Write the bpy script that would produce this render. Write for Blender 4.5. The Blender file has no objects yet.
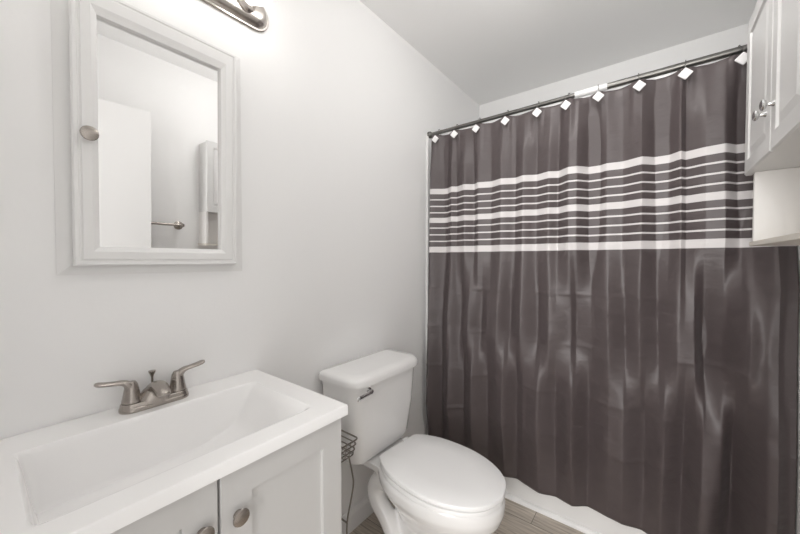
import bpy, bmesh, math, random
from mathutils import Vector, Matrix, noise
S = bpy.context.scene
COL = S.collection
PI = math.pi
random.seed(4)

# ------------------------------------------------------------------ camera, light, exposure
W, YF, YB, ZC = 1.455, -0.12, 2.43, 2.447          # right wall, front wall, back wall, ceiling
cd = bpy.data.cameras.new('camera'); cam = bpy.data.objects.new('camera', cd); COL.objects.link(cam)
cam.location = (1.1, 0.0, 1.245)
cam.rotation_euler = (math.radians(90 - 1.215), 0, math.radians(37.76))
cd.sensor_width = 36.0; cd.lens = 330.2 / 800 * 36.0; cd.clip_start = 0.01
S.camera = cam
S.view_settings.view_transform = 'Standard'; S.view_settings.look = 'None'
S.view_settings.gamma = 1.0; S.view_settings.use_curve_mapping = False
S.view_settings.exposure = 0.19
S.cycles.diffuse_bounces = 8; S.cycles.max_bounces = 16
wd = bpy.data.worlds.new('doorway_ambient_fill'); S.world = wd; wd.use_nodes = True  # even ambient fill, added to come in through the doorway
wd.node_tree.nodes['Background'].inputs[0].default_value = (1.0, 0.98, 0.955, 1)
wd.node_tree.nodes['Background'].inputs[1].default_value = 1.1
BULB_STRENGTH = 27.0
FILL_GLOBE_STRENGTH = 14.0
# unseen fill light added beyond the open doorway to brighten the room
ld = bpy.data.lights.new('added_hall_fill', 'AREA'); ld.shape = 'RECTANGLE'; ld.size = 0.9; ld.size_y = 1.7
ld.energy = 43.0; ld.color = (1.0, 0.985, 0.97)
lo = bpy.data.objects.new('added_hall_fill', ld); COL.objects.link(lo)
lo.location = (1.15, YF - 1.40, 1.50); lo.rotation_euler = (math.radians(90), 0, 0)

# ------------------------------------------------------------------ materials
def mat(name, col, rough=0.5, metal=0.0, **kw):
    m = bpy.data.materials.new(name); m.use_nodes = True
    b = m.node_tree.nodes['Principled BSDF']
    b.inputs['Base Color'].default_value = (*col, 1); b.inputs['Roughness'].default_value = rough
    b.inputs['Metallic'].default_value = metal
    for k, v in kw.items(): b.inputs[k.replace('_', ' ')].default_value = v
    return m
def N(m, t, **kw):
    n = m.node_tree.nodes.new(t)
    for k, v in kw.items(): setattr(n, k, v)
    return n
def L(m, a, b): m.node_tree.links.new(a, b)
def P(m): return m.node_tree.nodes['Principled BSDF']
def bump(m, scale, strength, dist=0.002, detail=3, stretch=None):
    tc = N(m, 'ShaderNodeTexCoord'); mp = N(m, 'ShaderNodeMapping'); nz = N(m, 'ShaderNodeTexNoise'); bp = N(m, 'ShaderNodeBump')
    if stretch: mp.inputs['Scale'].default_value = stretch
    nz.inputs['Scale'].default_value = scale; nz.inputs['Detail'].default_value = detail
    bp.inputs['Strength'].default_value = strength; bp.inputs['Distance'].default_value = dist
    L(m, tc.outputs['Object'], mp.inputs[0]); L(m, mp.outputs[0], nz.inputs['Vector'])
    L(m, nz.outputs[0], bp.inputs['Height']); L(m, bp.outputs[0], P(m).inputs['Normal'])
    return m
M = {}
M['wall'] = bump(mat('wall_paint', (.885, .883, .88), .55), 90, .10)
M['ceiling'] = bump(mat('ceiling_paint', (.93, .928, .925), .8), 120, .15)
M['trim'] = mat('trim_paint', (.88, .877, .872), .35)
M['door'] = mat('door_paint', (.86, .855, .85), .4)
M['cab'] = mat('white_cabinet_paint', (.69, .686, .678), .35)
M['frame'] = mat('white_frame_paint', (.82, .817, .81), .35)
M['plate'] = mat('polished_nickel', (.62, .58, .54), .24, 1.0)
M['vanity'] = mat('vanity_paint', (.61, .605, .597), .4)
M['shelf'] = mat('shelf_laminate', (.87, .855, .835), .45)
M['edge'] = mat('laminate_edge', (.70, .66, .60), .5)
M['porcelain'] = mat('porcelain', (.86, .855, .85), .12, Coat_Weight=.4, Coat_Roughness=.05)
M['marble'] = mat('cultured_marble', (.92, .915, .912), .18)
M['plastic'] = mat('white_plastic', (.87, .867, .865), .25)
M['acrylic'] = mat('tub_acrylic', (.86, .857, .852), .2)
M['mirror'] = mat('mirror_glass', (.88, .88, .877), .0, 1.0)
M['nickel'] = bump(mat('brushed_nickel', (.40, .365, .335), .27, 1.0), 60, .12, .0006, 2, (1, 1, 12))
M['chrome'] = mat('chrome', (.75, .75, .75), .08, 1.0)
M['rod'] = mat('satin_steel', (.19, .185, .175), .36, 1.0)
M['wire'] = mat('nickel_wire', (.30, .28, .25), .32, 1.0)
M['dark'] = mat('dark_rubber', (.03, .03, .03), .7)
M['pearl'] = mat('pearl_resin', (.86, .85, .85), .2)
M['liner'] = mat('white_vinyl', (.80, .80, .795), .35, Subsurface_Weight=.0)
# floor: grey brown vinyl planks
m = M['floor'] = mat('vinyl_planks', (.3, .27, .24), .45)
tc = N(m, 'ShaderNodeTexCoord'); mp = N(m, 'ShaderNodeMapping'); br = N(m, 'ShaderNodeTexBrick')
br.inputs['Scale'].default_value = 1.0; br.inputs['Brick Width'].default_value = .95; br.inputs['Row Height'].default_value = .15
br.inputs['Mortar Size'].default_value = .0012; br.inputs['Color1'].default_value = (.56, .505, .445, 1)
br.inputs['Color2'].default_value = (.485, .435, .38, 1); br.inputs['Mortar'].default_value = (.10, .09, .08, 1)
mp.inputs['Location'].default_value = (.3, .06, 0)
L(m, tc.outputs['Object'], mp.inputs[0]); L(m, mp.outputs[0], br.inputs['Vector'])
mp2 = N(m, 'ShaderNodeMapping'); mp2.inputs['Scale'].default_value = (3, 45, 1); nz = N(m, 'ShaderNodeTexNoise')
nz.inputs['Scale'].default_value = 2.2; nz.inputs['Detail'].default_value = 6; nz.inputs['Distortion'].default_value = .6
L(m, tc.outputs['Object'], mp2.inputs[0]); L(m, mp2.outputs[0], nz.inputs['Vector'])
rp = N(m, 'ShaderNodeValToRGB'); rp.color_ramp.elements[0].position = .3; rp.color_ramp.elements[1].position = .72
rp.color_ramp.elements[0].color = (.62, .60, .57, 1); rp.color_ramp.elements[1].color = (1.25, 1.24, 1.22, 1)
mx = N(m, 'ShaderNodeMix', data_type='RGBA', blend_type='MULTIPLY'); mx.inputs[0].default_value = 1
L(m, nz.outputs[0], rp.inputs[0]); L(m, br.outputs[0], mx.inputs[6]); L(m, rp.outputs[0], mx.inputs[7])
L(m, mx.outputs[2], P(m).inputs['Base Color'])
# curtain satin: fine horizontal slub and packing creases as relief
def satin(name, col):
    m = mat(name, col, .45, 0, Sheen_Weight=.05, Sheen_Roughness=.4)
    P(m).inputs['Specular IOR Level'].default_value = .6
    tc = N(m, 'ShaderNodeTexCoord')
    def fine(sc, scale, det):
        mp = N(m, 'ShaderNodeMapping'); mp.inputs['Scale'].default_value = sc
        n = N(m, 'ShaderNodeTexNoise'); n.inputs['Scale'].default_value = scale; n.inputs['Detail'].default_value = det
        L(m, tc.outputs['Object'], mp.inputs[0]); L(m, mp.outputs[0], n.inputs['Vector']); return n.outputs[0]
    slub = fine((1, 1, 10), 30, 3); wr = fine((1.2, 1, 3.2), 7.0, 3)
    b1 = N(m, 'ShaderNodeBump'); b1.inputs['Strength'].default_value = .12; b1.inputs['Distance'].default_value = .001
    b2 = N(m, 'ShaderNodeBump'); b2.inputs['Strength'].default_value = .40; b2.inputs['Distance'].default_value = .010
    L(m, slub, b1.inputs['Height']); L(m, wr, b2.inputs['Height']); L(m, b1.outputs[0], b2.inputs['Normal'])
    L(m, b2.outputs[0], P(m).inputs['Normal'])
    return m
M['satin'] = satin('taupe_satin', (.082, .065, .066))
M['stripe'] = satin('white_satin_stripe', (.66, .635, .633))
# frosted bulb glass and the glowing core
m = M['bulbglass'] = bpy.data.materials.new('frosted_bulb_glass'); m.use_nodes = True; nt = m.node_tree
nt.nodes.remove(P(m)); t = N(m, 'ShaderNodeBsdfTransparent'); g = N(m, 'ShaderNodeBsdfTranslucent'); ms = N(m, 'ShaderNodeMixShader')
t.inputs[0].default_value = (.97, .97, .965, 1); g.inputs[0].default_value = (.95, .95, .94, 1); ms.inputs[0].default_value = .35
L(m, t.outputs[0], ms.inputs[1]); L(m, g.outputs[0], ms.inputs[2])
L(m, ms.outputs[0], nt.nodes['Material Output'].inputs[0])
m = M['glow'] = bpy.data.materials.new('lit_filament'); m.use_nodes = True; b = P(m)
b.inputs['Emission Color'].default_value = (1.0, .975, .945, 1); b.inputs['Emission Strength'].default_value = BULB_STRENGTH
b.inputs['Base Color'].default_value = (.8, .8, .8, 1)

# ------------------------------------------------------------------ mesh helpers
def tag(o, label=None, cat=None, group=None, kind=None):
    if label: o['label'] = label
    if cat: o['category'] = cat
    if group: o['group'] = group
    if kind: o['kind'] = kind
    return o
def thing(name, label, cat, loc=(0, 0, 0), group=None):
    o = bpy.data.objects.new(name, None); o.empty_display_size = .05; COL.objects.link(o); o.location = loc
    return tag(o, label, cat, group)
def origin(o):
    v = Vector((0, 0, 0))
    while o: v += o.location; o = o.parent
    return v
def obj(name, bm, mats, parent=None, smooth=True, loc=None):
    """bm holds world coordinates; the object keeps its origin at its parent's (or at loc)."""
    if not isinstance(mats, (list, tuple)): mats = [mats]
    bmesh.ops.recalc_face_normals(bm, faces=bm.faces)
    base = origin(parent) if parent else Vector((0, 0, 0))
    lv = Vector(loc) - base if loc is not None else Vector((0, 0, 0))
    bm.transform(Matrix.Translation(-(base + lv)))
    me = bpy.data.meshes.new(name); bm.to_mesh(me); bm.free()
    for m in mats: me.materials.append(m)
    if smooth:
        me.polygons.foreach_set('use_smooth', [True] * len(me.polygons))
    o = bpy.data.objects.new(name, me); COL.objects.link(o); o.location = lv
    if parent: o.parent = parent
    if smooth:
        me.set_sharp_from_angle(angle=math.radians(38))
    return o
def struct(name, bm, m, smooth=False, parent=None):
    o = obj(name, bm, m, parent, smooth); o['kind'] = 'structure'; return o
def box(bm, x0, x1, y0, y1, z0, z1, bev=0.0, seg=2):
    r = bmesh.ops.create_cube(bm, size=1.0); vs = r['verts']
    for v in vs:
        v.co = Vector((x0 + (v.co.x + .5) * (x1 - x0), y0 + (v.co.y + .5) * (y1 - y0), z0 + (v.co.z + .5) * (z1 - z0)))
    if bev > 0:
        es = list({e for v in vs for e in v.link_edges})
        bmesh.ops.bevel(bm, geom=es, offset=bev, segments=seg, profile=.5, affect='EDGES')
    return bm
def B(*a, **k): return box(bmesh.new(), *a, **k)
def loft(bm, rings, cap0=True, cap1=True, closed=False):
    vr = [[bm.verts.new(p) for p in r] for r in rings]; n = len(vr[0])
    pairs = list(zip(vr[:-1], vr[1:])) + ([(vr[-1], vr[0])] if closed else [])
    for a, b in pairs:
        for i in range(n):
            bm.faces.new((a[i], a[(i + 1) % n], b[(i + 1) % n], b[i]))
    if not closed:
        if cap0: bm.faces.new(vr[0][::-1])
        if cap1: bm.faces.new(vr[-1])
    return bm
def frame_at(pts, i, up=None):
    a = pts[max(i - 1, 0)]; b = pts[min(i + 1, len(pts) - 1)]
    t = (b - a).normalized()
    ref = Vector(up) if up else (Vector((0, 0, 1)) if abs(t.z) < .9 else Vector((0, 1, 0)))
    u = ref.cross(t)
    if u.length < 1e-5: u = Vector((1, 0, 0)).cross(t)
    u.normalize(); v = t.cross(u).normalized()
    return u, v
def sweep(bm, pts, rad, n=12, closed=False, up=None):
    """tube through pts; rad is a number or a list of r or (ru, rv)"""
    pts = [Vector(p) for p in pts]; rings = []
    for i in range(len(pts)):
        if closed:
            q = [pts[i - 1], pts[i], pts[(i + 1) % len(pts)]]; u, v = frame_at(q, 1, up)
        else: u, v = frame_at(pts, i, up)
        r = rad[i] if isinstance(rad, (list, tuple)) else rad
        ru, rv = r if isinstance(r, (list, tuple)) else (r, r)
        rings.append([pts[i] + u * (ru * math.cos(2 * PI * k / n)) + v * (rv * math.sin(2 * PI * k / n)) for k in range(n)])
    return loft(bm, rings, closed=closed)
def spline(ctrl, k=8):
    """Catmull-Rom through tuples of any length"""
    c = [tuple(ctrl[0])] + [tuple(p) for p in ctrl] + [tuple(ctrl[-1])]; out = []
    for i in range(1, len(c) - 2):
        for s in range(k):
            t = s / k
            out.append(tuple(.5 * (2 * b + (d - a) * t + (2 * a - 5 * b + 4 * d - e) * t * t + (3 * b - a - 3 * d + e) * t ** 3)
                             for a, b, d, e in zip(c[i - 1], c[i], c[i + 1], c[i + 2])))
    out.append(c[-2]); return out
def lathe(bm, prof, o, axis, n=24):
    """prof: (radius, distance along axis)"""
    o = Vector(o); a = Vector(axis).normalized(); u = a.orthogonal().normalized(); v = a.cross(u)
    return loft(bm, [[o + a * h + (u * math.cos(2 * PI * k / n) + v * math.sin(2 * PI * k / n)) * max(r, 1e-4) for k in range(n)] for r, h in prof])
def rrect(x0, x1, y0, y1, r, z, n=6):
    """rounded rectangle ring; r = one radius or (r at x0, r at x1)"""
    r0, r1 = r if isinstance(r, (list, tuple)) else (r, r); out = []
    for cx, cy, rr, a0 in ((x1, y1, r1, 0), (x0, y1, r0, 90), (x0, y0, r0, 180), (x1, y0, r1, 270)):
        sx = -1 if cx == x1 else 1; sy = -1 if cy == y1 else 1
        for k in range(n + 1):
            a = math.radians(a0 + 90 * k / n)
            out.append(Vector((cx + sx * rr + rr * math.cos(a), cy + sy * rr + rr * math.sin(a), z)))
    return out
def copy_thing(root):
    r = root.copy(); COL.objects.link(r)
    for ch in root.children:
        c = ch.copy(); COL.objects.link(c); c.parent = r
        for g in ch.children:
            d = g.copy(); COL.objects.link(d); d.parent = c
    return r

# ------------------------------------------------------------------ room shell
T = .10
struct('floor', B(-T, W + T, YF - T, YB + T, -.08, 0), M['floor'])
struct('ceiling', B(-T, W + T, YF - T, YB + T, ZC, ZC + .08), M['ceiling'])
struct('wall_left', B(-T, 0, YF - T, YB + T, 0, ZC), M['wall'])
struct('wall_right', B(W, W + T, YF - T, YB + T, 0, ZC), M['wall'])
struct('wall_back', B(0, W, YB, YB + T, 0, ZC), M['wall'])
DX0, DX1, DZ = .66, 1.425, 2.07                       # doorway behind the camera
bm = B(0, DX0, YF - T, YF, 0, ZC); box(bm, DX1, W, YF - T, YF, 0, ZC); box(bm, DX0, DX1, YF - T, YF, DZ, ZC)
struct('wall_front', bm, M['wall'])
bm = B(DX0 - .055, DX0, YF, YF + .014, 0, DZ + .055, .003); box(bm, DX0, W - .001, YF, YF + .014, DZ, DZ + .055, .003)
struct('trim_1', bm, M['trim'])
def baseboard(y0, y1):
    pr = [(0, 0), (.014, 0), (.014, .075), (.010, .088), (.004, .095), (0, .095)]
    return loft(bmesh.new(), [[Vector((x, y, z)) for x, z in pr] for y in (y0, y1)])
struct('baseboard_left', baseboard(.604, 1.695), M['trim'])
bm = baseboard(.70, 1.695)
for v in bm.verts: v.co.x = W - v.co.x
struct('baseboard_right', bm, M['trim'])
# quarter round along the foot of the tub
pr = [(1.700, 0), (1.684, 0)] + [(1.700 - .016 * math.cos(a), .022 * math.sin(a)) for a in [PI / 12 * k for k in range(7)]]
struct('trim_2', loft(bmesh.new(), [[Vector((x, y, z)) for y, z in pr[:1] + pr[2:]] for x in (.016, W - .016)]), M['trim'], True)
# wall panels around the tub
bm = B(0, .016, 1.672, YB, .386, 2.0, .003); box(bm, .010, W - .010, YB - .010, YB, .386, 2.0, .003); box(bm, W - .010, W, 1.674, YB, .386, 2.0, .003)
struct('trim_3', bm, M['acrylic'])
# open door leaf along the right wall, seen only in the mirror
h = Vector((1.432, -.095, 0)); e = Vector((1.335, .655, 0)); d = (e - h); ang = math.atan2(d.y, d.x)
dr = struct('door_1', B(0, d.length, -.018, .018, .012, 2.06, .002), M['door']); dr.location = h; dr.rotation_euler.z = ang
kn = obj('door_knob', lathe(bmesh.new(), [(.028, .018), (.028, .024), (.010, .028), (.010, .05), (.024, .056), (.028, .068), (.020, .080), (.0, .083)], (d.length - .065, 0, .95), (0, 1, 0)), M['nickel'])
kn.parent = dr

# ------------------------------------------------------------------ bathtub
bm = bmesh.new()
y0, y1, x0, x1, zt = 1.700, YB - .012, .012, W - .012, .385
rr = [rrect(x0, x1, y0, y1, .008, 0), rrect(x0, x1, y0, y1, .008, zt - .012), rrect(x0 + .004, x1 - .004, y0 + .004, y1 - .004, .008, zt),
      rrect(x0 + .07, x1 - .07, y0 + .075, y1 - .06, .10, zt), rrect(x0 + .085, x1 - .085, y0 + .09, y1 - .075, .10, zt - .02),
      rrect(x0 + .13, x1 - .16, y0 + .13, y1 - .12, .12, .08), rrect(x0 + .20, x1 - .24, y0 + .20, y1 - .19, .10, .06)]
loft(bm, rr)
tub = obj('bathtub', bm, M['acrylic'])
tag(tub, 'white alcove bathtub with its plain apron showing beneath the dark curtain hem', 'bathtub')

# ------------------------------------------------------------------ curtain rod, liner, curtain, hooks
YR, ZR = 1.690, 1.995
rod = thing('curtain_rod', 'satin steel tension rod spanning the tub alcove above the striped curtain', 'curtain rod', (0, YR, ZR))
def cyl(p, q, r, n=20): return sweep(bmesh.new(), [p, q], r, n)
obj('thin_tube', cyl((.012, YR, ZR), (.93, YR, ZR), .0105), M['rod'], rod)
obj('thick_tube', cyl((.92, YR, ZR), (W - .012, YR, ZR), .0130), M['rod'], rod)
obj('end_cap', lathe(bmesh.new(), [(.020, 0), (.020, .012), (.014, .020), (.0115, .022)], (.0105, YR, ZR), (1, 0, 0)), M['rod'], rod)
obj('end_cap', lathe(bmesh.new(), [(.022, 0), (.022, .012), (.016, .020), (.014, .022)], (W - .0105, YR, ZR), (-1, 0, 0)), M['rod'], rod)
tag(obj('sleeve', cyl((.80, YR, ZR), (.925, YR, ZR), .0138), M['plastic'], rod), 'white sleeve')

def interp(tab, x):
    if x <= tab[0][0]: return tab[0][1]
    for (a, ya), (b, yb) in zip(tab[:-1], tab[1:]):
        if x <= b:
            t = (x - a) / (b - a); t = t * t * (3 - 2 * t) * .4 + t * .6
            return ya + (yb - ya) * t
    return tab[-1][1]
HX = [.086, .203, .340, .492, .642, .776, .890, 1.034, 1.181, 1.325]
# fold profile (x, offset in y): minus is towards the room
FOLD = [(.0, -.012), (.06, -.020), (.14, .016), (.19, -.008), (.215, .004), (.27, -.014), (.315, .008), (.345, -.010), (.41, .006), (.47, -.014),
        (.535, .006), (.58, -.012), (.64, .008), (.70, -.010), (.74, .004), (.79, -.026), (.822, -.024), (.878, .026), (.93, .0), (.985, .006), (1.05, -.016),
        (1.10, .016), (1.135, .012), (1.17, -.012), (1.185, .004), (1.24, -.014), (1.29, -.018), (1.335, .020), (1.36, .018), (1.40, -.012), (1.44, .0)]
LOW = [(.0, -.010), (.05, -.022), (.13, .012), (.18, -.016), (.24, .014), (.30, -.018), (.36, .012), (.40, -.006), (.455, -.020), (.51, .014),
       (.57, -.022), (.64, .010), (.70, -.024), (.79, .002), (.81, .020), (.87, .010), (.94, -.020), (1.00, .012), (1.05, -.018), (1.11, .014),
       (1.17, -.026), (1.22, -.020), (1.25, .024), (1.30, .004), (1.36, -.040), (1.40, -.020), (1.44, .010)]
LOW2 = [(.0, -.008), (.06, -.026), (.12, .020), (.19, -.026), (.26, .012), (.33, -.030), (.40, .014), (.50, -.030), (.555, .016),
        (.60, -.004), (.67, -.030), (.74, .012), (.815, -.034), (.87, .024), (.95, -.014), (1.00, -.022), (1.07, .018),
        (1.13, -.024), (1.19, .018), (1.24, -.036), (1.29, -.012), (1.325, .028), (1.39, -.030), (1.44, .0)]
CREASE = (.42, .63, .86, 1.09)
def step(a, b, z): t = min(1, max(0, (a - z) / (a - b))); return t * t * (3 - 2 * t)
def nz(x, z, s=0): return noise.noise((x, z, s))
def curtain_y(x, z):
    t = step(1.75, .40, z)
    wob = .010 * nz(x * 3, z * 1.2, 3)
    xa = x + wob
    a, b, c = interp(FOLD, xa), interp(LOW, xa + .012 * math.sin(2.2 * z + 4 * x)), interp(LOW2, xa)
    s1 = step(1.34 + .10 * nz(x * 3, 1.0), .94, z); s2 = step(.92 + .06 * nz(x * 3, 2.0), .58, z)
    o = a * (1 - s1) + (b * (1 - s2) + c * s2) * s1 * 1.1
    top = min(1, max(0, (1.972 - z) / .20)); o *= .30 + .70 * top
    # slack between the hooks, with small pleats running down from each of them
    for p, q in zip(HX[:-1], HX[1:]):
        if p <= x <= q: o += .013 * (1 - top) * math.sin(PI * (x - p) / (q - p))
    for h in HX:
        if abs(x - h) < .07: o += .0035 * math.cos((x - h) * 190) * math.exp(-((x - h) / .03) ** 2) * math.exp(-(ZT - z) / .10)
    yc = 1.657 - .018 * t
    if z < .42: yc += .018 * (.42 - z) / .30                       # the hem swings back to the tub
    for k, zc in enumerate(CREASE):
        yc -= .0034 * math.exp(-((z - zc) / .009) ** 2) * max(0, .45 + nz(x * 7, k * 3.1, 9) * 1.6)
    # wide slanting fold in the right half of the lower part
    xs = 1.36 - .10 * (1.25 - z)
    if z < 1.30: yc -= .028 * math.exp(-((x - xs) / .035) ** 2) * min(1, (1.30 - z) / .3)
    if x > 1.30 and z < 1.50:                                       # the loose end billows into the room
        yc -= .105 * min(1, (x - 1.30) / .11) ** 1.5 * min(1, (1.50 - z) / .35)
    # crumple of the folded cloth: slanting wrinkles, strongest near the creases
    near = sum(math.exp(-((z - zc - .02) / .055) ** 2) for zc in CREASE)
    yc += (.0010 + .0034 * min(1, near)) * nz(x * 16 + z * 9, z * 11 - x * 5, 5) * (.3 + .7 * step(1.3, 1.1, z))
    yc += .0006 * nz(x * 30, z * 10, 7)
    yc += .007 * step(1.86, 1.95, -z + 2 * 1.905)
    if z < .40: o *= 1 - .60 * (.40 - z) / .28
    return min(1.681, yc + o * (1.5 - .25 * s1))
BANDS = [(1.658, 1.627), (1.598, 1.591), (1.560, 1.553), (1.523, 1.516), (1.490, 1.461), (1.434, 1.427), (1.395, 1.388), (1.357, 1.350), (1.322, 1.289)]
ZT, ZB = 1.972, .129
zs = sorted({ZT, ZB, ZB + .012} | {z for b in BANDS for z in b} | {zc + k * .006 for zc in CREASE for k in (-3, -2, -1, 0, 1, 2, 3)}, reverse=True)
full = []
for a, b in zip(zs[:-1], zs[1:]):
    n = max(1, int((a - b) / .011)); full += [a + (b - a) * k / n for k in range(n)]
full.append(zs[-1])
NX = 460
bm = bmesh.new(); grid = []
for z in full:
    row = []
    for i in range(NX + 1):
        s = i / NX; xl = .058 - .018 * (ZT - z) / 1.8; xr = 1.440 + .012 * min(1, (ZT - z) / .6)
        x = xl + (xr - xl) * s
        zz = z
        if z > 1.9:
            for a, b in zip(HX[:-1], HX[1:]):
                if a <= x <= b: zz -= .006 * math.sin(PI * (x - a) / (b - a)) * (z - 1.9) / (ZT - 1.9)
        if z < .3: zz += .007 * math.sin(14 * x + 1) * (.3 - z) / .18
        row.append(bm.verts.new((x, curtain_y(x, z), zz)))
    grid.append(row)
for j in range(len(full) - 1):
    zm = (full[j] + full[j + 1]) / 2; k = 1 if any(b < zm < a for a, b in BANDS) else 0
    for i in range(NX):
        f = bm.faces.new((grid[j][i], grid[j + 1][i], grid[j + 1][i + 1], grid[j][i + 1])); f.material_index = k
cur = obj('shower_curtain', bm, [M['satin'], M['stripe']])
md = cur.modifiers.new('thickness', 'SOLIDIFY'); md.thickness = .0012; md.offset = 1
tag(cur, 'dark taupe satin shower curtain with a band of white horizontal stripes, hanging before the tub', 'shower curtain')

bm = bmesh.new(); grid = []
zl = [1.977 - (1.977 - .127) * k / 40 for k in range(41)]
for z in zl:
    row = []
    for i in range(201):
        x = .04 + 1.385 * i / 200
        t = (1.977 - z) / 1.850
        zz = z + (t ** 3) * (.010 * math.sin(15 * x + .6))
        row.append(bm.verts.new((x, min(1.6975, 1.6915 + .004 * math.sin(15 * x)), zz)))
    grid.append(row)
for j in range(40):
    for i in range(200): bm.faces.new((grid[j][i], grid[j + 1][i], grid[j + 1][i + 1], grid[j][i + 1]))
lin = obj('shower_liner', bm, M['liner'])
tag(lin, 'plain white vinyl shower liner peeking out along the top and hem of the dark curtain', 'shower liner')

hook = thing('curtain_hook', 'x', 'curtain hook', (HX[0], YR, ZR), 'diamond curtain hooks along the rod')
ring = [(HX[0], YR + .0165 * math.sin(a), ZR + .0165 * math.cos(a)) for a in [2 * PI * k / 20 * .86 for k in range(20)]]
ring += [(HX[0], YR - .022, ZR - .012), (HX[0], YR - .034, ZR - .030)]
ring = [(HX[0], YR + .010, ZR - .0145)] + [(HX[0], YR + .0165 * math.cos(a), ZR + .0165 * math.sin(a)) for a in [PI * k / 12 for k in range(13)]] + [(HX[0], YR - .030, ZR - .006), (HX[0], YR - .044, ZR - .010), (HX[0], YR - .050, ZR - .018), (HX[0], YR - .050, ZR - .034)]
obj('hook_wire', sweep(bmesh.new(), ring, .0016, 6), M['rod'], hook)
bm = B(-.0165, .0165, -.004, .004, -.0165, .0165, .003)
bm.transform(Matrix.Translation((HX[0], YR - .050, ZR - .054)) @ Matrix.Rotation(math.radians(45), 4, 'Y'))
obj('diamond', bm, M['pearl'], hook, smooth=False)
WHERE = ['first white diamond curtain hook, leftmost beside the wall end of the rod', 'second white diamond curtain hook from the left wall', 'third white diamond curtain hook from the left wall',
         'fourth white diamond curtain hook from the left wall', 'fifth white diamond curtain hook from the left wall', 'sixth white diamond curtain hook, just left of the white rod sleeve',
         'seventh white diamond curtain hook, hanging below the white rod sleeve', 'white diamond curtain hook, first one right of the white rod sleeve',
         'white diamond curtain hook, second one right of the white rod sleeve', 'last white diamond curtain hook, half behind the hanging cabinet']
for i, x in enumerate(HX):
    h = hook if i == 0 else copy_thing(hook)
    h.location = (x, YR, ZR); h['label'] = WHERE[i]; h.rotation_euler.z = [.0, .1, -.05, .05, .1, -.1, .15, .1, -.05, .1][i]

# ------------------------------------------------------------------ medicine cabinet
mc = thing('medicine_cabinet', 'white framed medicine cabinet with mirrored door on the wall above the sink', 'medicine cabinet', (0, .335, 1.21))
def sq(x, y0, y1, z0, z1): return [Vector((x, y0, z0)), Vector((x, y1, z0)), Vector((x, y1, z1)), Vector((x, y0, z1))]
bm = loft(bmesh.new(), [sq(.0005, .117, .552, 1.209, 1.912), sq(.003, .117, .552, 1.209, 1.912), sq(.010, .146, .522, 1.238, 1.883)])
obj('wall_flange', bm, M['frame'], mc, smooth=False)
Y0, Y1, Z0, Z1 = .143, .523, 1.232, 1.893      # door outline
prof = [(.0, .0165), (.0, .026), (.003, .0295), (.009, .0295), (.011, .027), (.014, .027), (.017, .031), (.034, .031), (.040, .028), (.046, .0255), (.0465, .0125)]
bm = bmesh.new()
loft(bm, [sq(x, Y0 + i, Y1 - i * 1.06, Z0 + i, Z1 - i - max(0, i - .017) * .55) for i, x in prof], cap0=False, cap1=False)
mdoor = obj('door', bm, M['frame'], mc, smooth=False)
mb = bmesh.new(); mb.faces.new([mb.verts.new(v) for v in sq(.0135, Y0 + .0462, Y1 - .0462 * 1.06, Z0 + .0462, Z1 - .0462 - .0161)])
obj('mirror', mb, M['mirror'], mdoor, smooth=False)
def knob(parent, o, axis, r=.0155, ln=.024, m='nickel'):
    return obj('knob', lathe(bmesh.new(), [(r * .55, 0), (r * .5, .002), (r * .36, .006), (r * .36, ln * .5), (r * .8, ln * .6), (r, ln * .78), (r * .93, ln * .9), (r * .6, ln * .985), (0, ln)], o, axis, 24), M[m], parent)
mdoor.rotation_euler.y = math.radians(1.2)
knob(mdoor, (.031, .170, 1.541), (1, 0, 0), .0170, .022)

# ------------------------------------------------------------------ vanity light
vl = thing('vanity_light', 'brushed nickel vanity light bar with clear glass bulbs above the mirror', 'vanity light', (0, .335, 2.095))
def stad(x, hl, hh, n=12, cy=.335, cz=2.086):
    r = hh
    return [Vector((x, cy + (hl - r) + r * math.cos(a), cz + r * math.sin(a))) for a in [-PI / 2 + PI * k / n for k in range(n + 1)]] + \
           [Vector((x, cy - (hl - r) + r * math.cos(a), cz + r * math.sin(a))) for a in [PI / 2 + PI * k / n for k in range(n + 1)]]
bm = loft(bmesh.new(), [stad(.0005, .320, .056), stad(.005, .320, .056), stad(.008, .317, .053), stad(.008, .312, .048), stad(.018, .307, .043), stad(.027, .296, .032), stad(.030, .282, .018)])
obj('back_plate', bm, M['plate'], vl)
for by in (.110, .335, .560):
    obj('socket', lathe(bmesh.new(), [(.030, 0), (.030, .010), (.024, .016), (.022, .030), (.0, .030)], (.026, by, 2.088), (1, 0, 0)), M['plate'], vl)
    bl = obj('bulb', lathe(bmesh.new(), [(.013, 0), (.016, .010), (.030, .028), (.040, .050), (.0415, .066), (.036, .086), (.022, .100), (.0, .105)], (.050, by, 2.088), (1, 0, 0)), M['bulbglass'], vl)
    obj('filament', lathe(bmesh.new(), [(.008, .012), (.013, .030), (.015, .055), (.011, .075), (.0, .082)], (.050, by, 2.088), (1, 0, 0), 16), M['glow'], bl)

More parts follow.
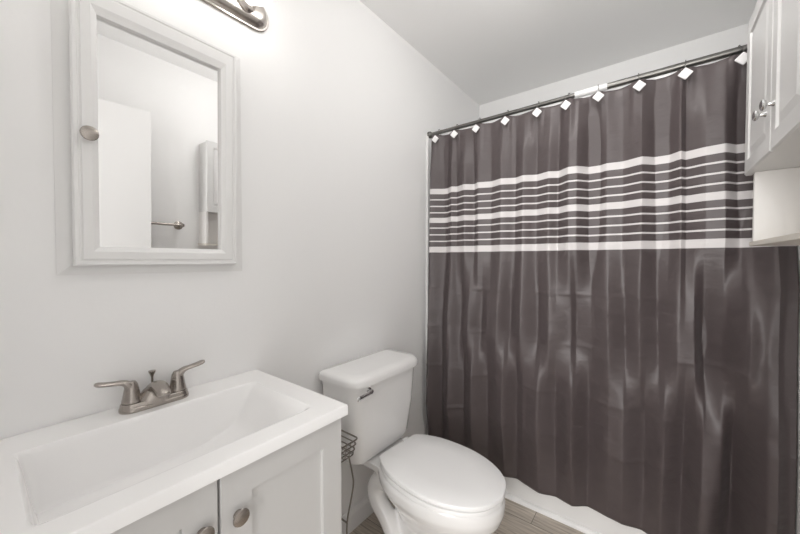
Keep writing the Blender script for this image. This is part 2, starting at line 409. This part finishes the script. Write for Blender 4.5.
# ------------------------------------------------------------------ globe added above the frame to even out the light
m = M['lens'] = bpy.data.materials.new('fill_globe_glow'); m.use_nodes = True; b = P(m)
b.inputs['Emission Color'].default_value = (1.0, .985, .965, 1); b.inputs['Emission Strength'].default_value = FILL_GLOBE_STRENGTH
LX, LY = .82, 1.10
cl = thing('added_fill_globe', 'round glass globe added on the ceiling out of view to brighten the room', 'added fill lamp', (LX, LY, ZC))
obj('trim_ring', lathe(bmesh.new(), [(.0, .0), (.135, .0), (.135, .012), (.128, .020), (.0, .020)], (LX, LY, ZC - .0005), (0, 0, -1), 40), M['nickel'], cl)
obj('glowing_fill_globe', lathe(bmesh.new(), [(.070, .0205), (.075, .040), (.105, .065), (.120, .100), (.118, .135), (.100, .170), (.070, .192), (.030, .203), (.0, .205)], (LX, LY, ZC), (0, 0, -1), 40), M['lens'], cl)

# ------------------------------------------------------------------ vanity cabinet, top, faucet
va = thing('vanity_cabinet', 'white shaker vanity cabinet with two doors and nickel knobs under the sink', 'vanity cabinet', (.2, .285, 0))
bm = B(.016, .42, -.015, .003, .09, .8345); box(bm, .016, .42, .580, .598, .09, .8345); box(bm, .40, .42, .003, .58, .70, .8345); box(bm, .016, .42, .003, .58, .09, .11)
box(bm, .016, .022, .003, .58, .11, .70); box(bm, .40, .42, .265, .30, .11, .70); box(bm, .016, .35, -.015, .598, .0, .09)
obj('body', bm, M['vanity'], va, smooth=False)
def shaker(x0, x1, y0, y1, z0, z1, st, face=1, dep=.010):
    """door slab whose face looks along +x (face=1) or -x, with a sunk flat panel"""
    xb, xf = (x0, x1) if face > 0 else (x1, x0); s = 1 if face > 0 else -1
    return loft(bmesh.new(), [sq(xb, y0, y1, z0, z1), sq(xf - s * .002, y0, y1, z0, z1), sq(xf, y0 + .002, y1 - .002, z0 + .002, z1 - .002),
                sq(xf, y0 + st, y1 - st, z0 + st, z1 - st), sq(xf - s * dep, y0 + st + .0006, y1 - st - .0006, z0 + st + .0006, z1 - st - .0006)])
d1 = obj('door', shaker(.4205, .4395, -.013, .2805, .10, .829, .062), M['vanity'], va, smooth=False)
d2 = obj('door', shaker(.4205, .4395, .2855, .597, .10, .829, .062), M['vanity'], va, smooth=False)
knob(d1, (.4395, .251, .738), (1, 0, 0), .0170, .019); knob(d2, (.4395, .318, .732), (1, 0, 0), .0170, .019)

def lines(parts):
    out = []
    for a, b, n in parts: out += [a + (b - a) * k / n for k in range(n)]
    out.append(parts[-1][1]); return out
X0, X1, YT0, YT1, ZTOP = .002, .460, -.025, .601, .863
xs = lines([(X0, .098, 4), (.098, .135, 16), (.135, .365, 16), (.365, .408, 16), (.408, X1 - .004, 3), (X1 - .004, X1, 3)])
ys = lines([(YT0, YT0 + .004, 2), (YT0 + .004, .036, 3), (.036, .080, 16), (.080, .34, 18), (.34, .50, 18), (.50, .545, 14), (.545, YT1 - .004, 2), (YT1 - .004, YT1, 3)])
def sm(t): t = min(1, max(0, t)); return t * t * (3 - 2 * t)
def depth(x, y):
    fb = sm((x - .103) / .022); wd = .030; ff = sm((.402 - x) / wd); fl = sm((y - .042) / .028)
    t = (y - .33) / .205
    fr = 1 if t <= 0 else (math.sqrt(max(0, 1 - t * t)) if t < 1 else 0)
    fr = fr * sm((.555 - y) / .10)
    return .128 * fb * ff * fl * fr
def topz(x, y):
    z = ZTOP - depth(x, y)
    for q in (X1 - x, YT1 - y, y - YT0):
        if q < .003: z -= .003 - math.sqrt(max(0, .003 ** 2 - (.003 - q) ** 2))
    return z
bm = bmesh.new(); g = [[bm.verts.new((x, y, topz(x, y))) for y in ys] for x in xs]
for i in range(len(xs) - 1):
    for j in range(len(ys) - 1): bm.faces.new((g[i][j], g[i + 1][j], g[i + 1][j + 1], g[i][j + 1]))
rim = [g[i][0] for i in range(len(xs))] + [g[-1][j] for j in range(1, len(ys))] + [g[i][-1] for i in range(len(xs) - 2, -1, -1)] + [g[0][j] for j in range(len(ys) - 2, 0, -1)]
low = [bm.verts.new((v.co.x, v.co.y, .8355)) for v in rim]
for i in range(len(rim)):
    k = (i + 1) % len(rim); bm.faces.new((rim[i], rim[k], low[k], low[i]))
vt = thing('sink', 'white one-piece sink top with a wide basin scooped on its right side', 'sink', (.2, .285, .8355))
obj('countertop', bm, M['marble'], vt)
obj('drain', lathe(bmesh.new(), [(.022, 0), (.022, .003), (.017, .004), (.016, .002), (.0, .003)], (.25, .20, .7352), (0, 0, 1)), M['nickel'], vt)

fy, fx = .2915, .0495
fa = thing('faucet', 'brushed nickel two-handle centerset faucet on the back of the sink', 'faucet', (fx, fy, .863))
def stz(hl, hw, z, n=12):
    r = hw
    return [Vector((fx - r * math.sin(a), fy + (hl - r) + r * math.cos(a), z)) for a in [-PI / 2 + PI * k / n for k in range(n + 1)]] + \
           [Vector((fx - r * math.sin(a), fy - (hl - r) + r * math.cos(a), z)) for a in [PI / 2 + PI * k / n for k in range(n + 1)]]
obj('base_plate', loft(bmesh.new(), [stz(.077, .0285, .8632), stz(.0775, .029, .866), stz(.0765, .0275, .872), stz(.0755, .0245, .874), stz(.0745, .0235, .881), stz(.0725, .0215, .8835), stz(.06, .012, .884)]), M['nickel'], fa)
pts = spline([(fx - .016, fy, .880, .024, .014), (fx - .004, fy, .900, .023, .017), (fx + .014, fy, .9115, .0215, .0150), (fx + .034, fy, .913, .0195, .0125), (fx + .054, fy, .908, .0170, .0110), (fx + .066, fy, .9025, .0150, .0100), (fx + .069, fy, .900, .010, .007)], 6)
obj('spout', sweep(bmesh.new(), [p[:3] for p in pts], [(p[3], p[4]) for p in pts], 20, up=(0, 0, 1)), M['nickel'], fa)
# skirt that flares from the spout into the plate
obj('spout_skirt', loft(bmesh.new(), [[Vector((fx + a * math.cos(t), fy + b * math.sin(t), z)) for t in [2 * PI * k / 28 for k in range(28)]] for a, b, z in ((.0285, .054, .868), (.0275, .048, .880), (.026, .039, .892), (.022, .027, .905), (.012, .014, .915))]), M['nickel'], fa)
for s in (-1, 1):
    hy = fy + s * .051
    obj('handle_bell', lathe(bmesh.new(), [(.0185, .882), (.0185, .8845), (.0208, .8855), (.0206, .889), (.0188, .896), (.0168, .908), (.0150, .919), (.0132, .928), (.009, .936), (.0, .938)], (fx, hy, 0), (0, 0, 1)), M['nickel'], fa)
    pts = spline([(fx, hy - s * .004, .912, .0150, .013), (fx, hy + s * .004, .926, .0135, .011), (fx, hy + s * .016, .9365, .0120, .0070), (fx, hy + s * .034, .940, .0108, .0056), (fx, hy + s * .052, .943, .0125, .0056), (fx, hy + s * .064, .946, .0118, .0054), (fx, hy + s * .070, .948, .005, .003)], 6)
    obj('lever', sweep(bmesh.new(), [p[:3] for p in pts], [(p[3], p[4]) for p in pts], 16, up=(1, 0, 0) if False else None), M['nickel'], fa)
obj('lift_rod', lathe(bmesh.new(), [(.0028, .884), (.0028, .928), (.0045, .934), (.0075, .940), (.0085, .9425), (.0085, .945), (.0, .946)], (fx - .026, fy, 0), (0, 0, 1)), M['nickel'], fa)

# ------------------------------------------------------------------ toilet
TY = 1.088
to = thing('toilet', 'white two-piece toilet with closed lid between the vanity and the curtain', 'toilet', (.35, TY, 0))
def egg(z, xb, xf, hw, back=.10, xm=None, n=72):
    """egg outline: flat-ish back at xb, round front at xf, widest at xm"""
    xm = xm if xm is not None else xb + (xf - xb) * .45; out = []
    for k in range(n):
        a = 2 * PI * k / n; c, s = math.cos(a), math.sin(a)
        if c >= 0: x = xm + (xf - xm) * c; y = hw * s
        else:
            e = 5.0; q = abs(s) ** (2 / e) * (1 if s >= 0 else -1); x = xm - (xm - xb) * abs(c) ** (2 / e)
            w = (xm - x) / (xm - xb); y = (hw + (back - hw) * w ** 2.1) * q
        out.append(Vector((x, TY + y, z)))
    return out
bm = bmesh.new()
loft(bm, [egg(.0, .19, .56, .112, .09), egg(.03, .19, .55, .108, .085), egg(.08, .22, .53, .086, .06), egg(.15, .25, .545, .078, .05), egg(.22, .27, .59, .090, .05),
          egg(.28, .26, .645, .122, .07), egg(.33, .23, .688, .155, .095), egg(.365, .21, .700, .172, .11), egg(.40, .21, .702, .174, .12), egg(.412, .215, .696, .168, .12)])
loft(bm, [rrect(.05, .30, TY - .075, TY + .095, .03, .365), rrect(.025, .31, TY - .100, TY + .115, .035, .382), rrect(.022, .32, TY - .108, TY + .122, .035, .414)])
for s in (-1, 1):
    p = spline([(.32, TY + s * .050, .30), (.265, TY + s * .066, .345), (.215, TY + s * .074, .340), (.190, TY + s * .076, .300), (.208, TY + s * .078, .250), (.262, TY + s * .078, .195), (.300, TY + s * .076, .12), (.305, TY + s * .074, .05), (.305, TY + s * .074, .0)], 8)
    sweep(bm, p, .038, 14, up=(0, 1, 0))
bowl = obj('bowl', bm, M['porcelain'], to)
md = bowl.modifiers.new('fuse', 'REMESH'); md.mode = 'VOXEL'; md.voxel_size = .006; md.use_smooth_shade = True
md = bowl.modifiers.new('soften', 'SMOOTH'); md.factor = .5; md.iterations = 9
def turned(b):
    c = Vector((.46, TY, 0)); b.transform(Matrix.Translation(c + Vector((0, .003, 0))) @ Matrix.Rotation(math.radians(-4.5), 4, 'Z') @ Matrix.Translation(-c)); return b
def slab(xb, xf, z0, z1, r):
    """seat or lid: blunt back with two corners, egg-shaped front; r rounds the rim"""
    k = (xf - xb) / .479
    side = spline([(.0, .110), (.045, .142), (.11, .168), (.20, .179), (.28, .176), (.355, .156), (.42, .118), (.46, .068), (.479, .0)], 5)
    half = [(.0, .0), (.0, .05), (.0, .095), (.003, .107)] + [q for q in side[1:]]
    line = [(xb + x * k, y) for x, y in half] + [(xb + x * k, -y) for x, y in half[-2:0:-1]]
    n = len(line)
    def ring(d, z):
        out = []
        for i in range(n):
            ax, ay = line[i - 1]; bx, by = line[(i + 1) % n]; tx, ty = bx - ax, by - ay; l = math.hypot(tx, ty)
            out.append(Vector((line[i][0] + ty / l * d, TY + line[i][1] - tx / l * d, z)))
        return out
    def core(f, z):
        cx = (xb + xf) / 2
        return [Vector((cx + (x - cx) * f, TY + y * f, z)) for x, y in line]
    return loft(bmesh.new(), [ring(r * .6, z0), ring(0, z0 + r * .5), ring(0, z1 - r), ring(r * .3, z1 - r * .35), ring(r * 1.2, z1), core(.55, z1 + .0022)])
seat = obj('seat', turned(slab(.231, .702, .4145, .4315, .006)), M['plastic'], to)
obj('seat_lid', turned(slab(.227, .707, .4350, .4525, .006)), M['plastic'], to)
for s in (-1, 1):
    obj('seat_hinge', B(.205, .245, TY + .025 + s * .072 - .018, TY + .025 + s * .072 + .018, .412, .440, .006), M['plastic'], to)
KY = 1.077
bm = loft(bmesh.new(), [rrect(.050, .165, KY - .13, KY + .13, .03, .420), rrect(.035, .188, KY - .170, KY + .160, (.02, .045), .432), rrect(.030, .200, KY - .188, KY + .176, (.02, .055), .460),
                        rrect(.024, .212, KY - .206, KY + .196, (.015, .055), .60), rrect(.022, .220, KY - .215, KY + .207, (.015, .060), .756)])
obj('tank', bm, M['porcelain'], to)
LZ = .755
bm = loft(bmesh.new(), [rrect(.018, .228, KY - .217, KY + .209, (.015, .064), LZ), rrect(.012, .238, KY - .226, KY + .217, (.018, .072), LZ + .004), rrect(.012, .240, KY - .228, KY + .219, (.018, .074), LZ + .024),
                        rrect(.015, .236, KY - .224, KY + .215, (.018, .074), LZ + .034), rrect(.022, .226, KY - .214, KY + .205, (.018, .070), LZ + .040), rrect(.045, .195, KY - .18, KY + .17, (.018, .05), LZ + .042)])
obj('tank_lid', bm, M['porcelain'], to)
lv = bmesh.new()
lathe(lv, [(.013, 0), (.013, .004), (.007, .006), (.007, .018)], (.217, .938, .734), (1, 0, 0), 16)
p = spline([(.232, .944, .735, .006, .007), (.237, .934, .735, .007, .009), (.240, .91, .734, .006, .008), (.241, .88, .732, .005, .0085), (.240, .862, .730, .005, .0095), (.239, .855, .729, .003, .006)], 5)
sweep(lv, [q[:3] for q in p], [(q[3], q[4]) for q in p], 12)
tag(obj('flush_lever', lv, M['chrome'], to), 'chrome flush lever')

# ------------------------------------------------------------------ wire caddy between vanity and toilet
wc = thing('wire_caddy', 'small nickel wire toilet paper caddy standing between vanity and toilet tank', 'wire caddy', (.18, .75, 0))
def rect(z, i=0, ax=.105, bx=.25, ay=.655, by=.850):
    r = rrect(ax + i, bx - i, ay + i, by - i, .014, z, 4); return r
bk = bmesh.new()
for z, i in ((.594, 0), (.575, .003), (.556, .006), (.538, .010)): sweep(bk, rect(z, i), .0022 if i else .003, 6, closed=True)
for k in range(9):
    y = .672 + k * .020; sweep(bk, [(.106, y, .594), (.115, y, .538), (.24, y, .538), (.249, y, .594)], .0017, 6)
obj('basket', bk, M['wire'], wc)
for x in (.125, .235):
    p = spline([(x, .815, .538), (x, .832, .47), (x, .838, .425), (x, .825, .37), (x, .808, .31), (x, .805, .25), (x, .815, .17), (x, .822, .09), (x, .815, .03), (x, .78, .004), (x, .70, .004), (x, .672, .03), (x, .668, .25), (x, .668, .538)], 6)
    obj('leg', sweep(bmesh.new(), p, .003, 8), M['wire'], wc)
obj('cross_wire', sweep(bmesh.new(), [(.125, .8065, .30), (.235, .8065, .30)], .003, 8), M['wire'], wc)
obj('cross_wire', sweep(bmesh.new(), [(.125, .74, .004), (.235, .74, .004)], .003, 8), M['wire'], wc)

# ------------------------------------------------------------------ hanging wall cabinet, right
KY0, KY1, KZ0, KZ1, KX = .958, 1.514, 1.513, 1.985, 1.320
hc = thing('wall_cabinet', 'white two-door wall cabinet with an open shelf below, high on the right wall', 'wall cabinet', (W, 1.2, KZ0))
bm = B(KX + .018, W - .001, KY0 + .003, KY1 - .016, KZ0 + .004, KZ1 - .004, .001)
obj('body', bm, M['cab'], hc, smooth=False)
bm = B(KX + .018, W - .001, KY1 - .034, KY1 - .018, 1.298, KZ0 + .003)
obj('side_panel', bm, M['shelf'], hc, smooth=False)
bm = B(KX + .018, W - .001, KY0 + .003, KY0 + .019, 1.298, KZ0 + .003)
obj('side_panel', bm, M['shelf'], hc, smooth=False)
bm = B(W - .006, W - .001, KY0 + .019, KY1 - .034, 1.308, KZ0 + .003)
obj('back_panel', bm, M['shelf'], hc, smooth=False)
obj('bottom_shelf', B(KX + .012, W - .001, KY0, KY1 - .014, 1.288, 1.302, .0015), M['edge'], hc, smooth=False)
def raised(y0, y1, z0, z1):
    st = .042
    pr = [(0, .0175), (0, .004), (.004, 0.0), (st, 0.0), (st + .003, .005), (st + .010, .006), (st + .028, .001), (st + .030, .001)]
    return loft(bmesh.new(), [sq(KX + x, y0 + i, y1 - i, z0 + i, z1 - i) for i, x in pr])
YM = 1.2135
k1 = obj('door', raised(YM + .0012, KY1, KZ0, KZ1), M['cab'], hc, smooth=False)
k2 = obj('door', raised(KY0, YM - .0012, KZ0, KZ1), M['cab'], hc, smooth=False)
knob(k1, (KX, YM + .046, 1.622), (-1, 0, 0), .0135, .024, 'chrome'); knob(k2, (KX, YM - .030, 1.622), (-1, 0, 0), .0135, .024, 'chrome')

# ------------------------------------------------------------------ towel bar on the right wall (seen in the mirror)
tb = thing('towel_bar', 'nickel towel bar on the opposite wall, seen in the mirror', 'towel bar', (W, .63, 1.415))
for y in (.42, .838):
    obj('post', lathe(bmesh.new(), [(.028, 0.0005), (.028, .005), (.020, .010), (.010, .016), (.009, .050), (.013, .056), (.013, .070), (.0, .074)], (W, y, 1.415), (-1, 0, 0)), M['nickel'], tb)
obj('bar', sweep(bmesh.new(), [(W - .063, .405, 1.415), (W - .063, .852, 1.415)], .0085, 14), M['nickel'], tb)
